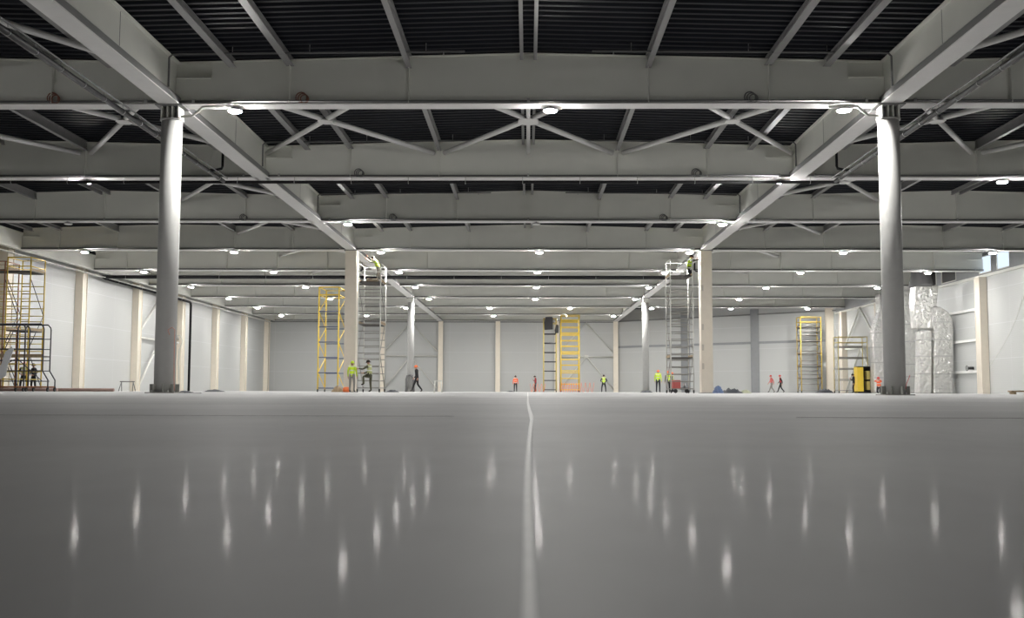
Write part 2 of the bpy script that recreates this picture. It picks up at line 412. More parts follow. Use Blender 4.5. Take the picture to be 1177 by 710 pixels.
def far_column(x, label):
    r_ = root('round_column', (x, yk(6), 0), label, 'column'); o = r_.location.copy(); y = yk(6)
    MB().lathe((x, y, 0), [(.30, .0), (.30, 8.0)], 24).build('shaft', 'column_grey', r_, o, True)
    MB().box(x - .22, x + .22, y - .22, y + .22, 8.0, 8.38).build('cap_plate', 'steel', r_, o)
    MB().box(x - .4, x + .4, y - .36, y + .36, 8.38, 8.42).build('head_plate', 'steel_dark', r_, o)
    MB().box(x - .42, x + .42, y - .42, y + .42, 0, .2).build('base_plate', 'primer_steel', r_, o)
far_column(-10.5, 'slim round grey column behind the person in black')
far_column(10.5, 'slim round grey column beside the group in lime vests')

# ------------------------------------------------------------------ main beams along the column lines
def main_beam(x, ya, yb, label):
    r_ = root('main_beam', (x, (ya + yb) / 2, ZB), label, 'roof beam', 'main beams carried on the columns'); o = r_.location.copy()
    zt = zroof(x); ya += .02; yb -= .02
    inn = -1 if x > 0 else 1
    MB().box(x - .29, x + .29, ya, yb, ZB, ZB + .035).build('bottom_flange', 'steel_under', r_, o)
    MB().box(x - .12, x + .12, ya, yb, ZB + .035, zt - .03).build('web', 'steel', r_, o)
    MB().box(x - .25, x + .25, ya, yb, zt - .03, zt).build('top_flange', 'steel', r_, o)
    for s in (-1, 1):
        xe = x + s * .27
        MB().box(xe - .015, xe + .015, ya, yb, ZB + .035, ZB + .22).build('cable_tray', 'steel_dark', r_, o)
        MB().tube([(x + s * .22, ya, ZB + .25), (x + s * .22, yb, ZB + .25)], .03, 6).build('conduit', 'galv', r_, o, True)
    n = 6
    for i in range(1, n):
        yy = ya + (yb - ya) * i / n + .9
        for s in (-1, 1): MB().box(x + s * .12 - (.0 if s > 0 else .008), x + s * .12 + (.008 if s > 0 else 0), yy, yy + .015, ZB + .03, zt - .03).build('web_seam', 'steel_dark', r_, o)
for s, nm in ((-1, 'plain-wall side'), (1, 'duct side')):
    main_beam(10.5 * s, -1.5, Y0 - 0, 'grey main roof beam passing overhead to the nearer round column, ' + nm)
    main_beam(10.5 * s, Y0, yk(3), 'grey main roof beam between big round column and square column, ' + nm)
    main_beam(10.5 * s, yk(3), yk(6), 'grey main roof beam between square column and slim round column, ' + nm)
    main_beam(10.5 * s, yk(6), yk(9), 'grey main roof beam between slim round column and far wall, ' + nm)

# ------------------------------------------------------------------ crossbeams
def crossbeam(i, k, label, x0=None, x1=None, full=True):
    xc = i * BAY; a = xc - 10.5 + .13 if x0 is None else x0; b = xc + 10.5 - .13 if x1 is None else x1
    y = yk(k)
    r_ = root('cross_beam', (xc, y, ZB), label, 'roof beam', 'deep roof crossbeams'); o = r_.location.copy()
    MB().box(a, b, y - .28, y + .28, ZB, ZB + .03).build('bottom_flange', 'steel_under', r_, o)
    wa, wb = a + 1.05, b - 1.05
    def poly(p, q):
        return [(p, ZB + .03), (q, ZB + .03), (q, zroof(q) - .03)] + ([(xc, zroof(xc) - .03)] if p < xc < q else []) + [(p, zroof(p) - .03)]
    MB().prism(poly(wa, wb), 'y', y - .13, y + .13).build('web', 'steel', r_, o)
    top = [(a, zroof(a) - .03), (xc, zroof(xc) - .03), (b, zroof(b) - .03), (b, zroof(b)), (xc, zroof(xc)), (a, zroof(a))]
    MB().prism(top, 'y', y - .2, y + .2).build('top_flange', 'steel', r_, o)
    for p, q in ((a, wa), (wb, b)):
        MB().prism(poly(p, q), 'y', y - .01, y + .01).build('end_web', 'steel', r_, o)
        MB().box(p, q, y - .19, y + .19, 9.22, 9.25).box(p, q, y - .13, y - .115, ZB + .03, 9.22).build('end_bracket', 'steel', r_, o)
    for j in (-7, -3.5, 0, 3.5, 7):
        xx = xc + j
        MB().box(xx - .012, xx + .012, y - .27, y - .13, ZB + .03, zroof(xx) - .03).build('stiffener', 'steel', r_, o)
    if full:
        MB().tube([(a, y - .24, ZB + .09), (b, y - .24, ZB + .09)], .035, 6).build('conduit', 'hose_grey', r_, o, True)
        for j in (-9.8, 0, 9.8): MB().box(xc + j - .04, xc + j + .04, y - .29, y - .2, ZB + .03, ZB + .16).build('conduit_clip', 'galv', r_, o)
    return r_
def cb_label(i, k): return 'deep pale grey roof crossbeam over the %s, %s one from the camera' % (bayname(i), ORD[k])
for i in (-1, 0, 1):
    src = crossbeam(i, 0, cb_label(i, 0)) if i == 0 else crossbeam(i, 0, cb_label(i, 0), *( (-30.3, -10.63) if i < 0 else (10.63, 31.4)))
    for k in range(1, 10):
        if i == 1 and k >= 8: continue
        copy_thing(src, (i * BAY, yk(k) - (.4 if k == 9 else 0), ZB), cb_label(i, k))

# ------------------------------------------------------------------ purlins (I sections along Y)
def purlin(xo, dep, wid, x, ya, yb, label, zt):
    zb = zt - dep
    m = MB().box(x - wid / 2, x + wid / 2, ya, yb, zb, zb + .015).box(x - .012, x + .012, ya, yb, zb + .015, zt - .015).box(x - wid / 2, x + wid / 2, ya, yb, zt - .015, zt)
    return tag(m.build('roof_purlin', ['purlin'], origin=(x, (ya + yb) / 2, zb)), label, 'purlin', 'roof purlins under the dark sheeting')
offs = [(-8.7, .2, .22), (-7.0, .2, .22), (-3.5, .36, .16), (-.2, .2, .1), (.2, .2, .1), (3.5, .36, .16), (7.0, .2, .22), (8.7, .2, .22)]
for g in (-1, 0, 1, 2):
    gap = ['just before the first crossbeam', 'between first and second crossbeams', 'between second and third crossbeams', 'between third and fourth crossbeams'][g + 1]
    for i in (-1, 0, 1):
        for n_, (xo, dep, wid) in enumerate(offs):
            x = i * BAY + xo
            purlin(xo, dep, wid, x, yk(g) + .14, yk(g + 1) - .14, '%s purlin from plain wall over %s, %s' % (ORD[n_], bayname(i), gap), zroof(x) - .0)

# ------------------------------------------------------------------ roof bracing pipes
ZBR = 9.42
def brace_x(xc, k, label, left=True, right=True, node=False):
    ym = (yk(k) + yk(k + 1)) / 2; rg = .42 if node else .3
    r_ = root('roof_brace', (xc, ym, ZBR), label, 'roof bracing', 'tubular roof bracing'); o = r_.location.copy()
    for sx in (-1, 1):
        for sy in (-1, 1):
            e = Vector((xc + sx * 3.28, ym + sy * (B / 2 - .22), ZBR))
            d = (e - Vector((xc, ym, ZBR))).normalized()
            MB().tube([Vector((xc, ym, ZBR)) + d * (.2), e], .095, 10).build('brace_tube', 'steel_under', r_, o, True)
    MB().prism([(xc + rg * math.cos(t), ym + rg * math.sin(t)) for t in [R(a) for a in (35, 75, 105, 145, 215, 255, 285, 325)]], 'z', ZBR - .1, ZBR - .07).build('gusset', 'steel_under', r_, o)
    if node:
        MB().tube([(xc, yk(k) + .15, ZBR), (xc, yk(k + 1) - .15, ZBR)], .07, 8).build('centre_tube', 'steel_under', r_, o, True)
    return r_
proto = None
def bl(i, j, k):
    where = {-24.5: 0}
    return 'pale tubular X bracing in the roof, %s aisle node %s, past %s crossbeam' % ({-1: 'plain-wall', 0: 'centre', 1: 'duct'}[i], {-7: 'one', 0: 'two', 7: 'three'}[j], ORD[k])
def bl(i, j, k):
    pos = {-7: 'near its plain-wall edge', 0: 'at its middle', 7: 'near its duct-side edge'}[j]
    kk = 'before the first crossbeam' if k < 0 else 'behind the %s crossbeam' % ORD[k]
    return 'pale tubular X brace in %s roof, %s, %s' % (bayname(i), pos, kk)
for k in range(-1, 8):
    for i in (-1, 0, 1):
        for j in (-7, 0, 7):
            if i == 0 and k != 0: continue
            if i != 0 and k not in (0,) and j != (7 if i < 0 else -7): continue
            if i == 1 and k > 6: continue
            xc = i * BAY + j
            if j == 0: brace_x(xc, k, bl(i, j, k), node=True); continue
            if proto is None: proto = brace_x(xc, k, bl(i, j, k))
            else: copy_thing(proto, (xc, (yk(k) + yk(k + 1)) / 2, ZBR), bl(i, j, k))

# ------------------------------------------------------------------ floodlights
def floodlight(x, y, label, on=True):
    r_ = root('floodlight', (x, y, ZB), label, 'floodlight', 'round floodlights under the crossbeams'); o = r_.location.copy()
    MB().box(x - .03, x + .03, y - .12, y + .12, ZB - .03, ZB).build('bracket', 'housing', r_, o)
    h = MB().lathe((x, y, ZB - .105), [(.20, .0), (.21, .02), (.2, .05), (.1, .085)], 20).build('lamp_housing', 'housing', r_, o, True)
    MB().lathe((x, y, ZB - .135), [(.165, 0), (.185, .012), (.195, .03)], 16).build('lens', 'lamp_lens' if on else 'white_plastic', r_, o, True)
    return r_
rows = {0: [-8.67, .65, 9.25], 1: [-17.5, 9.9, 18.6], 2: [-8.95, 9.6], 3: [-26.6, -17.6, -8.8, .67, 9.6, 18.7, 27.5], 4: [-26.9, -17.8, -9, .65, 9.5, 18.9, 27.7],
        5: [-27, -17.8, -9, .65, 9.6, 18.9, 27.7], 6: [-27, -17.8, -8.9, .65, 9.6, 18.9], 7: [-27.1, -12.2, -3.8, 4.2, 12.3, 20.2, 27.8], 8: [-27.2, -17.8, -3.8, 4.2, 9.4],
        -1: [-18, 0.65, 18.6]}  # unseen row above the frame, added to light the near beams and floor
def xname(x):
    a = abs(x)
    if a < 2: return 'at the middle of the hall'
    if a < 7: return 'off the middle toward the ' + side(x)
    if a < 11: return 'just inside the columns, ' + side(x)
    if a < 14: return 'just outside the columns, ' + side(x)
    if a < 22: return 'in mid side aisle, ' + side(x)
    return 'close to the outer wall, ' + side(x)
lp = off_ = None
for k, xs in rows.items():
    for x in xs:
        kk = '%s crossbeam' % ORD[k] if k >= 0 else {-1: 'roof overhead, added as unseen fill', -2: 'roof two bays back', -3: 'roof three bays back'}[k]
        lab = 'lit floodlight under the %s, %s' % (kk, xname(x))
        loc = (x, yk(k) + .1, ZB)
        if lp is None: lp = floodlight(*loc[:2], lab)
        else: copy_thing(lp, loc, lab)
for x, k, lab in ((.4, 2, 'unlit floodlight under the third crossbeam at the hall middle'), (-22.9, 2, 'unlit floodlight under the third crossbeam in the plain-wall aisle')):
    floodlight(x, yk(k), lab, False)

# ------------------------------------------------------------------ pipes
def hangers(pts, r, parent, o, step=1.3):
    for p, q in zip(pts[:-1], pts[1:]):
        p, q = Vector(p), Vector(q)
        L = (q - p).length; ax = 'y' if abs((q - p).y) > abs((q - p).x) else 'x'
        if abs((q - p).z) > L * .5: continue
        n = int(L / step)
        for i in range(n):
            c = p + (q - p) * ((i + .5) / n)
            if c.y < 14: continue
            MB().ring(c, r + .006, .010, ax, 10, 4).tube([c + Vector((0, 0, r)), c + Vector((0, 0, .24 if r > .05 else .12))], .012, 4).build('pipe_clip', 'galv', parent, o)
def long_pipe(pts, r, label, mt='black_pipe', step=1.3, nm='roof_pipe', extra=None):
    r_ = root(nm, pts[0], label, 'pipe'); o = r_.location.copy()
    MB().tube(pts, r, 12).build('pipe_run', mt, r_, o, True)
    if extra: MB().tube([Vector(p) + Vector(extra) for p in pts[:2]], .025, 6).build('cable', 'hose_grey', r_, o, True)
    hangers(pts, r, r_, o, step)
    return r_
for s in (-1, 1):
    long_pipe([(11.75 * s, 2, 8.12), (11.75 * s, 39.6, 8.12)], .075, 'long black roof pipe running past the big round column, ' + side(s), extra=(-.14 * s, 0, .12))
    for k, Yp in ((1, 38.4), (4, 71.5)):
        X = 11.75 * s
        m = MB().tube([(X - .3 * s, Yp, 9.72), (X - .3 * s, Yp, 8.45), (X - .27 * s, Yp, 8.36), (X, Yp, 8.3), (X + .05 * s, Yp - .5, 8.2)], .05, 8)
        tag(m.build('pipe_elbow', 'black_pipe', origin=(X, Yp, 8.3), smooth=True), 'short black elbow pipe hanging under %s crossbeam, %s' % (ORD[k], side(s)), 'pipe')
long_pipe([(-30.2, 40.0, 8.17), (12.0, 40.0, 8.17)], .06, 'black sprinkler main running across the hall under the second crossbeam', step=2.2)
long_pipe([(-30.9, 75.0, 8.27), (10.0, 75.0, 8.27)], .13, 'thick black pipe crossing the hall below the fifth crossbeam', step=3.2)
long_pipe([(-30.82, 75.2, 8.2), (-30.82, 94.3, 8.1), (-30.82, 94.6, 8.0), (-30.82, 94.7, 7.8), (-30.82, 94.7, .02)], .11, 'black drain pipe along the plain wall dropping to the floor', step=4.0)
for k in (0, 1, 2):
    for s in (-1, 1):
        yy = yk(k) - 1.25
        r_ = root('sprinkler_branch', (10.2 * s, yy, 8.7), 'thin dark sprinkler pipe under the sheeting before %s crossbeam, %s' % (ORD[k], side(s)), 'pipe', 'sprinkler branches under the roof'); o = r_.location.copy()
        MB().tube([(10.2 * s, yy, 8.66), (10.2 * s, yy, 9.5), (10.12 * s, yy, 9.58), (9.9 * s, yy, 9.6), (1.8 * s, yy, 9.66)], .03, 8).build('pipe_run', 'hose_grey', r_, o, True)
        for xx in (2.9, 6.2, 8.4):
            MB().tube([(xx * s, yy, 9.66), (xx * s, yy, 9.9)], .012, 4).build('hanger', 'galv', r_, o)
        MB().lathe((2.4 * s, yy, 9.56), [(.03, 0), (.01, .05), (.02, .08)], 8).build('sprinkler_head', 'galv', r_, o)
for s in (-1, 1):   # lamp conduits curling off the round columns
    x = 10.5 * s
    tag(MB().tube([(x - .3 * s, Y0 - .1, 8.1), (x - .62 * s, Y0 - .15, 8.1), (x - .8 * s, Y0 - .2, 8.2), (x - .98 * s, Y0 - .3, 8.33), (x - 1.3 * s, Y0 - .3, 8.36), (x - 1.75 * s, Y0 - .1, 8.37)], .035, 8).build('lamp_conduit', 'tube_white', origin=(x, Y0, 8.1), smooth=True),
        'curved pale conduit from round column head to floodlight, ' + side(s), 'conduit')

def coil(px, k, mt, label, rr=.2):
    Y = yk(k) - .22; x = atx(px, Y); m = MB()
    for j in range(3): m.ring((x + .05 * (j - 1), Y - .012 * j - .02, ZB + .04 + rr * .8 - .02 * j), rr * .8 - .02 * j, .018, 'y', 20, 6)
    tag(m.build('hose_coil', mt, origin=(x, Y, ZB), smooth=True), label, 'coil', 'coils lodged on crossbeam flanges')
for px, k, mt, lb in ((342, 0, 'hose_brown', 'brown cable coil on first crossbeam of the centre aisle'), (869, 0, 'hose_grey', 'grey cable coil on first centre crossbeam, duct side'), (50, 0, 'hose_brown', 'brown cable coil on first crossbeam over the plain-wall aisle'),
                     (410, 1, 'hose_grey', 'grey cable coil on second centre crossbeam, plain-wall side'), (804, 1, 'hose_grey', 'grey cable coil on second centre crossbeam, duct side'),
                     (450, 2, 'hose_grey', 'grey cable coil on third centre crossbeam, plain-wall side'), (765, 2, 'hose_grey', 'grey cable coil on third centre crossbeam, duct side'), (276, 2, 'hose_grey', 'grey cable coil on third crossbeam over plain-wall aisle')):
    coil(px, k, mt, lb)

# ------------------------------------------------------------------ scaffold towers
def scaffold(name, label, x0, x1, y0, y1, H, lift, rung, mpost, mrung, mbrace, platforms=(), rad=.026, rails=True, wheels=True, group='scaffold towers', braces=True, cat='scaffold tower'):
    r_ = root(name, ((x0 + x1) / 2, (y0 + y1) / 2, 0), label, cat, group); o = r_.location.copy()
    zb = .18 if wheels else .02
    for x in (x0, x1):
        for y in (y0, y1):
            p = MB().tube([(x, y, zb), (x, y, H)], rad * 1.2, 8).build('post', mpost, r_, o, True)
            if wheels:
                w_ = MB().tube([(x - .03, y, .09), (x + .03, y, .09)], .09, 12).box(x - .045, x + .045, y - .02, y + .02, .09, .2)
                w_.build('caster', 'black', r_, o)
    n = max(1, int(H / lift)); 
    for i in range(n):
        za, zb_ = i * lift + .25, min(H, (i + 1) * lift + .25)
        for y in (y0, y1):
            m = MB(); z = za
            while z < zb_ - .05:
                m.tube([(x0, y, z), (x1, y, z)], rad, 6); z += rung
            m.build('rung_frame', mrung, r_, o, True)
        if braces:
            for x in (x0, x1):
                a, b = (y0, y1) if i % 2 else (y1, y0)
                MB().tube([(x, a, za), (x, b, zb_)], rad * .8, 6).build('diagonal_brace', mbrace, r_, o, True)
            a, b = (x0, x1) if i % 2 else (x1, x0)
    for z in platforms:
        MB().box(x0 + .05, x1 - .05, y0 + .02, y1 - .02, z, z + .06).build('platform', 'dark_board', r_, o)
        for x in (x0, x1): MB().box(x - .02, x + .02, y0, y1, z + .06, z + .2).build('toe_board', 'timber', r_, o)
    if rails:
        for z in (H, H - .5):
            MB().tube([(x0, y0, z), (x1, y0, z), (x1, y1, z), (x0, y1, z), (x0, y0, z)], rad, 6, False).build('guard_rail', mpost, r_, o, True)
    return r_
def span(pa, pb, Y): return atx(pa, Y), atx(pb, Y)
# yellow tower by the plain wall
x0, x1 = span(3, 30, 57)
scaffold('scaffold_tower', 'tall yellow scaffold tower behind the black mobile scaffold', x0, x1, 57, 58.7, 7.4, 2.0, .42, 'yellow', 'pale_yellow', 'tube_black', (6.6, 3.3), .03)
x0, x1 = span(-34, -2, 57)
scaffold('scaffold_tower', 'yellow scaffold tower partly outside the picture at its edge', x0, x1 , 57.2, 58.8, 7.2, 2.0, .42, 'tube_rust', 'pale_yellow', 'tube_black', (6.7,), .03)
# black podium scaffold with rounded guard rails
def podium():
    Yp = 50.0; x0, x1 = span(18, 48, Yp); xa = atx(-30, Yp)
    r_ = root('mobile_scaffold', ((x0 + x1) / 2, Yp, 0), 'black wheeled scaffold with rounded guard rails beside two workers', 'scaffold', 'scaffold towers'); o = r_.location.copy()
    for y in (Yp, Yp + .75):
        for a, b in ((x0, x1), (xa, x0 - .08 + (.45 if y == Yp else .3))):
            MB().tube([(a, y, .2), (a, y, 3.0), (a + .03, y, 3.12), (a + .15, y, 3.25), (b - .15, y, 3.25), (b - .03, y, 3.12), (b, y, 3.0), (b, y, 1.0), (b + (.28 if b == x1 else 0), y, .55), (b + (.28 if b == x1 else 0), y, .2)], .035, 8).build('rounded_frame', 'tube_black', r_, o, True)
            m = MB()
            for z in (2.55, 2.05, 1.5, 1.0, .5): m.tube([(a, y, z), (b, y, z)], .024, 6)
            m.build('rung_frame', 'tube_black', r_, o, True)
    MB().box(xa, x1, Yp, Yp + .75, 1.66, 1.72).build('platform', 'dark_board', r_, o)
    MB().box(xa, x1, Yp - .02, Yp + .01, 1.64, 1.8).build('toe_board', 'timber', r_, o)
    for a, b in (((x0, Yp, 1.6), (x1, Yp, .5)), ((xa, Yp, .5), (x0, Yp, 1.6))): MB().tube([a, b], .02, 6).build('diagonal_brace', 'tube_black', r_, o, True)
    MB().tube([(xa, Yp, .22), (x1 + .28, Yp, .22)], .04, 8).build('base_tube', 'tube_rust', r_, o, True)
    MB().tube([(xa, Yp + .75, .22), (x1 + .28, Yp + .75, .22)], .04, 8).build('base_tube', 'tube_rust', r_, o, True)
    for x in (xa, x0, x0 + .5, x1 + .28):
        for y in (Yp, Yp + .75): MB().tube([(x - .03, y, .1), (x + .03, y, .1)], .1, 12).box(x - .045, x + .045, y - .02, y + .02, .1, .22).build('caster', 'black', r_, o)
podium()
xs_ = atx(2, 49.7)
def sheet():
    pts = [(14, 398), (16, 402), (12, 412), (9, 420), (7, 432), (-2, 437), (-4, 430), (2, 418), (6, 405)]
    poly = [(at(a, b, 49.8).x, at(a, b, 49.8).z) for a, b in pts]
    o = MB().prism(poly, 'y', 49.76, 49.80).build('plastic_sheet', 'sheet', origin=(poly[0][0], 49.8, poly[0][1]))
    tag(o, 'translucent plastic sheet hanging from the black mobile scaffold', 'plastic sheet')
mat('sheet', (.62, .63, .65), .3, bump=.4, bscale=4)
sheet()
# long pipes on the floor
for j, (pa, pb, Y, z, mt) in enumerate(((-30, 66, 53.0, .13, 'pipe_pink'), (-30, 131, 53.6, .13, 'pipe_pink'), (20, 118, 54.2, .13, 'tube_rust'))):
    a, b = span(pa, pb, Y)
    tag(MB().tube([(a, Y, .09), (b, Y, .09)], .085 if j < 2 else .06, 10).build('steel_pipe', mt, origin=((a + b) / 2, Y, 0), smooth=True),
        ['shortest pinkish steel pipe lying on the floor under the black scaffold', 'longest pinkish steel pipe lying on the floor toward the round column', 'rusty thin pipe on the floor behind the pinkish pipes'][j], 'pipe', 'pipes lying on the floor by the plain wall')

# yellow tower behind the square column
x0, x1 = span(365, 388, 68)
scaffold('scaffold_tower', 'yellow scaffold tower with blue bars behind the cream square column', x0, x1, 68, 70.4, 6.85, 1.0, 1.0, 'yellow', 'tube_blue', 'yellow', (), .04)
# white / steel tower with worker on top
XA, XB = span(410.5, 436, 60)
scaffold('scaffold_tower', 'silvery scaffold tower with bending worker on top beside square column', XA, XB, 60, 62.2, 7.45, 2.0, .42, 'tube_white', 'tube_grey', 'tube_grey', (6.35, 3.9), .026)
# tower at the other square column
XC, XD = span(771.5, 797.5, 60)
scaffold('scaffold_tower', 'silvery scaffold tower with kneeling worker beside the second square column', XC, XD, 60, 61.9, 7.7, 2.0, .42, 'tube_white', 'tube_grey', 'tube_grey', (6.72, 2.0), .028)
xg = atx(789, 62.6)
# far towers
x0, x1 = span(625, 639.5, 112)
scaffold('scaffold_tower', 'slim scaffold tower with black covers on top, at the far wall', x0, x1, 112, 113.6, 7.9, 1.0, 1.0, 'pale_yellow', 'tube_black', 'tube_grey', (), .05)
x0b, x1b = span(645, 666, 110)
scaffold('scaffold_tower', 'bright yellow scaffold tower near the far wall behind orange coils', x0b, x1b, 110, 111.8, 8.1, 2.0, .6, 'yellow', 'yellow', 'tube_grey', (), .042)
for (a, b, c, d, Y, lb) in ((626, 635.5, 364, 379, 112.05, 'large black cover draped on the slim far scaffold tower'), (638, 642, 373, 383, 112.05, 'small black cover between the two far scaffold towers')):
    xa, za = at(a, d, Y).x, at(a, d, Y).z; xb, zb2 = at(b, c, Y).x, at(b, c, Y).z
    m = MB().prism([(xa, za), (xb, za + .05), (xb, zb2 - .1), (xb - .12, zb2), (xa + .1, zb2 - .03), (xa - .05, zb2 - .6)], 'y', Y - .2, Y + .2)
    tag(m.build('tarpaulin_cover', 'black', origin=(xa, Y, za)), lb, 'cover')
x0, x1 = span(921.5, 945, 106.3)
scaffold('scaffold_tower', 'tall yellow scaffold tower at the slanting end wall', x0, x1, 106.3, 107.8, 7.7, 1.0, .62, 'yellow', 'tube_grey', 'tube_blue', (6.6, 5.2, 3.9, 2.6, 1.4), .036)
x0, x1 = span(964.5, 998, 95.2)
scaffold('scaffold_tower', 'low thin frame scaffold behind the yellow cabinet', x0, x1, 95.2, 96.6, 5.1, 1.0, .9, 'pale_yellow', 'tube_grey', 'tube_white', (), .03)

# orange coils of hose at the far wall
def helix(pa, pb, Y, rr, turns, label, mt='orange'):
    a, b = span(pa, pb, Y); pts = []
    N = turns * 14
    for i in range(N + 1):
        t = i / N; an = 2 * math.pi * turns * t
        pts.append((a + (b - a) * t, Y + rr * math.sin(an), rr + .02 + rr * math.cos(an)))
    tag(MB().tube(pts, .018, 5).build('orange_coil', mt, origin=((a + b) / 2, Y, 0), smooth=True), label, 'hose coil', 'orange coils by the far wall')
helix(609, 627, 108.2, .42, 4, 'short orange hose coil around the person in dark red')
helix(643, 668, 107.5, .46, 9, 'long orange hose coil in front of the yellow tower')
helix(668, 683, 107.9, .48, 3, 'loose orange hose coil beside the yellow tower, toward lime vest')

# ------------------------------------------------------------------ ducts, cabinet, wall fittings
def ducts():
    Y = 84.0; g = 'silver insulated ducts on the duct wall'
    def bands(poly_x0, poly_x1, y0, y1, zs, r_, o):
        for z in zs: MB().box(poly_x0 - .02, poly_x1 + .02, y0 - .02, y1 + .02, z, z + .07).build('tape_band', 'galv', r_, o)
    def duct(label, a, b, y0, y1, z0, z1, zs):
        r_ = root('air_duct', ((a + b) / 2, y0, 0), label, 'air duct', g); o = r_.location.copy()
        m = MB(); e = .05; n = 8
        pts = []
        for i in range(n + 1):
            z = z0 + (z1 - z0) * i / n; j = random.uniform(-.03, .03)
            pts.append([(a + j, y0, z), (b + j, y0, z), (b + j, y1, z), (a + j, y1, z)])
        vs = [v for p in pts for v in p]; fs = [(0, 3, 2, 1), (n * 4, n * 4 + 1, n * 4 + 2, n * 4 + 3)]
        for i in range(n):
            for k in range(4): fs.append((i * 4 + k, i * 4 + (k + 1) % 4, (i + 1) * 4 + (k + 1) % 4, (i + 1) * 4 + k))
        ob = m.add(vs, fs).build('duct_body', 'foil', r_, o)
        bv = ob.modifiers.new('b', 'BEVEL'); bv.width = .08; bv.segments = 2
        bands(a, b, y0, y1, zs, r_, o)
        return r_, o
    a, b = span(1040, 1057.5, 84)
    duct('silver foil-wrapped straight duct just behind the big round column', a, b, 84, 85.2, .02, 8.6, [1.3, 2.3, 4.1, 5.5, 7.0, 8.2])
    a, b = span(1006, 1021, 90)
    r_, o = duct('silver foil-wrapped duct behind the big column next to the cabinet', a, b, 90, 91.2, .02, 5.2, [1.3, 2.6, 3.9])
    MB().prism([(a, 5.2), (b, 5.2), (b + .5, 7.0), (b + .5, 8.6), (a + .6, 8.6), (a + .6, 7.0)], 'y', 90, 91.2).build('duct_bend', 'foil', r_, o)
    # forked duct
    Y = 77.0; S = lambda px, py: (at(px, py, Y).x, max(.01, at(px, py, Y).z) if py < 450 else .01)
    r_ = root('air_duct', (at(1073, 450, Y).x, Y, 0), 'silver foil-wrapped forked duct with rounded shoulder by the wall', 'air duct', g); o = r_.location.copy()
    p = [S(1053, 328), S(1079, 328), S(1077, 353), S(1073, 378), S(1054, 377), S(1052, 352)]
    bd = MB().prism(p, 'y', Y, Y + 1.3).build('upper_box', 'foil', r_, o); bv = bd.modifiers.new('b', 'BEVEL'); bv.width = .08; bv.segments = 2
    p = [S(1058, 451), S(1072.0, 451), S(1072.0, 380), S(1059, 380)]
    bd = MB().prism(p, 'y', Y + .15, Y + 1.2).build('narrow_leg', 'foil', r_, o); bv = bd.modifiers.new('b', 'BEVEL'); bv.width = .06; bv.segments = 2
    p = [S(1073, 451), S(1095, 451), S(1095.5, 378), S(1094, 366), S(1089, 358), S(1081, 353), S(1074, 351.5), S(1070.5, 354), S(1070, 372), S(1073.5, 380)]
    bd = MB().prism(p, 'y', Y - .1, Y + 1.3).build('shoulder_leg', 'foil', r_, o); bv = bd.modifiers.new('b', 'BEVEL'); bv.width = .08; bv.segments = 2
    for z in (1.4, 2.7, 3.9, 5.2):
        q0, q1 = at(1073, 450, Y).x, at(1095.5, 450, Y).x
        MB().box(q0 - .02, q1 + .02, Y - .12, Y + 1.32, z, z + .07).build('tape_band', 'galv', r_, o)
        if z < 4: MB().box(at(1058, 450, Y).x - .02, at(1072, 450, Y).x + .02, Y + .13, Y + 1.22, z, z + .07).build('tape_band', 'galv', r_, o)
    xc = at(1066, 450, Y).x
    MB().lathe((xc, Y + .65, at(1066, 329, Y).z), [(.85, 0), (.85, .25), (.7, .9), (.7, 1.6)], 24).build('round_riser', 'hose_grey', r_, o, True)
ducts()
def cabinet():
    Y = 92.0; a, b = span(986, 1007, Y); h = 2.35
    r_ = root('steel_cabinet', ((a + b) / 2, Y, 0), 'tall dark cabinet with open yellow door on the duct wall side', 'cabinet'); o = r_.location.copy()
    mid = a + (b - a) * .74
    MB().box(a, a + .05, Y, Y + 1, 0, h).build('side_panel', 'yellow', r_, o)
    MB().box(a + .05, mid, Y + .9, Y + 1.0, 0, h).box(mid - .05, mid, Y, Y + 1, 0, h).box(a, mid, Y, Y + 1, h - .06, h).box(a, mid, Y, Y + 1, 0, .15).build('carcass', 'black', r_, o)
    MB().box(a - .02, a + .5, Y - .06, Y - .01, .15, h - .08).build('door', 'yellow', r_, o)
    for z in (.3, 1.2): MB().box(a + .85, a + 1.12, Y + .1, Y + .7, z, z + .75).build('inner_panel', 'pale_yellow', r_, o)
    MB().prism([(mid, 0), (b, 0), (b, h * .78), (b - .12, h - .1), (mid, h)], 'y', Y + .02, Y + 1).build('side_cover', 'black', r_, o)
cabinet()
def wall_bits():
    xx = WX - .28; Y = 74.3
    p = at(1111, 423, Y)
    r_ = root('hose_valve', (WX - .1, Y, p.z), 'round dark hose valve on the lowest rail of duct wall', 'valve'); o = r_.location.copy()
    MB().tube([(WX - .05, Y, p.z), (WX - .45, Y, p.z)], .1, 12).build('valve_body', 'black', r_, o, True)
    MB().ring((WX - .5, Y, p.z), .17, .035, 'x').bar((WX - .5, Y - .16, p.z), (WX - .5, Y + .16, p.z), .03, .03).build('hand_wheel', 'hose_grey', r_, o, True)
    pts = []
    for px, py in ((1200, 290), (1177, 338), (1168, 366), (1158, 388), (1146, 408), (1138, 419), (1128, 424)):
        d = CM @ Vector(((px - 588.5) / F, -(py - 355.0) / F, -1.0)); q = CAM + d * ((WX - .04) / d.x); pts.append(q)
    tag(MB().tube(pts, .012, 6).build('wall_cable', 'steel', origin=pts[1], smooth=True), 'thin grey cable sagging down the white duct wall', 'cable')
    # dark bench lying on the floor at the picture edge
    a, b = span(1163, 1195, 58)
    tag(MB().box(a, b, 58, 58.5, .12, .2).box(a + .1, a + .25, 58, 58.5, 0, .12).box(b - .4, b - .25, 58, 58.5, 0, .12).build('timber_pallet', 'timber', origin=((a + b) / 2, 58.2, 0)), 'low brown timber pallet on the floor by the duct wall', 'pallet')
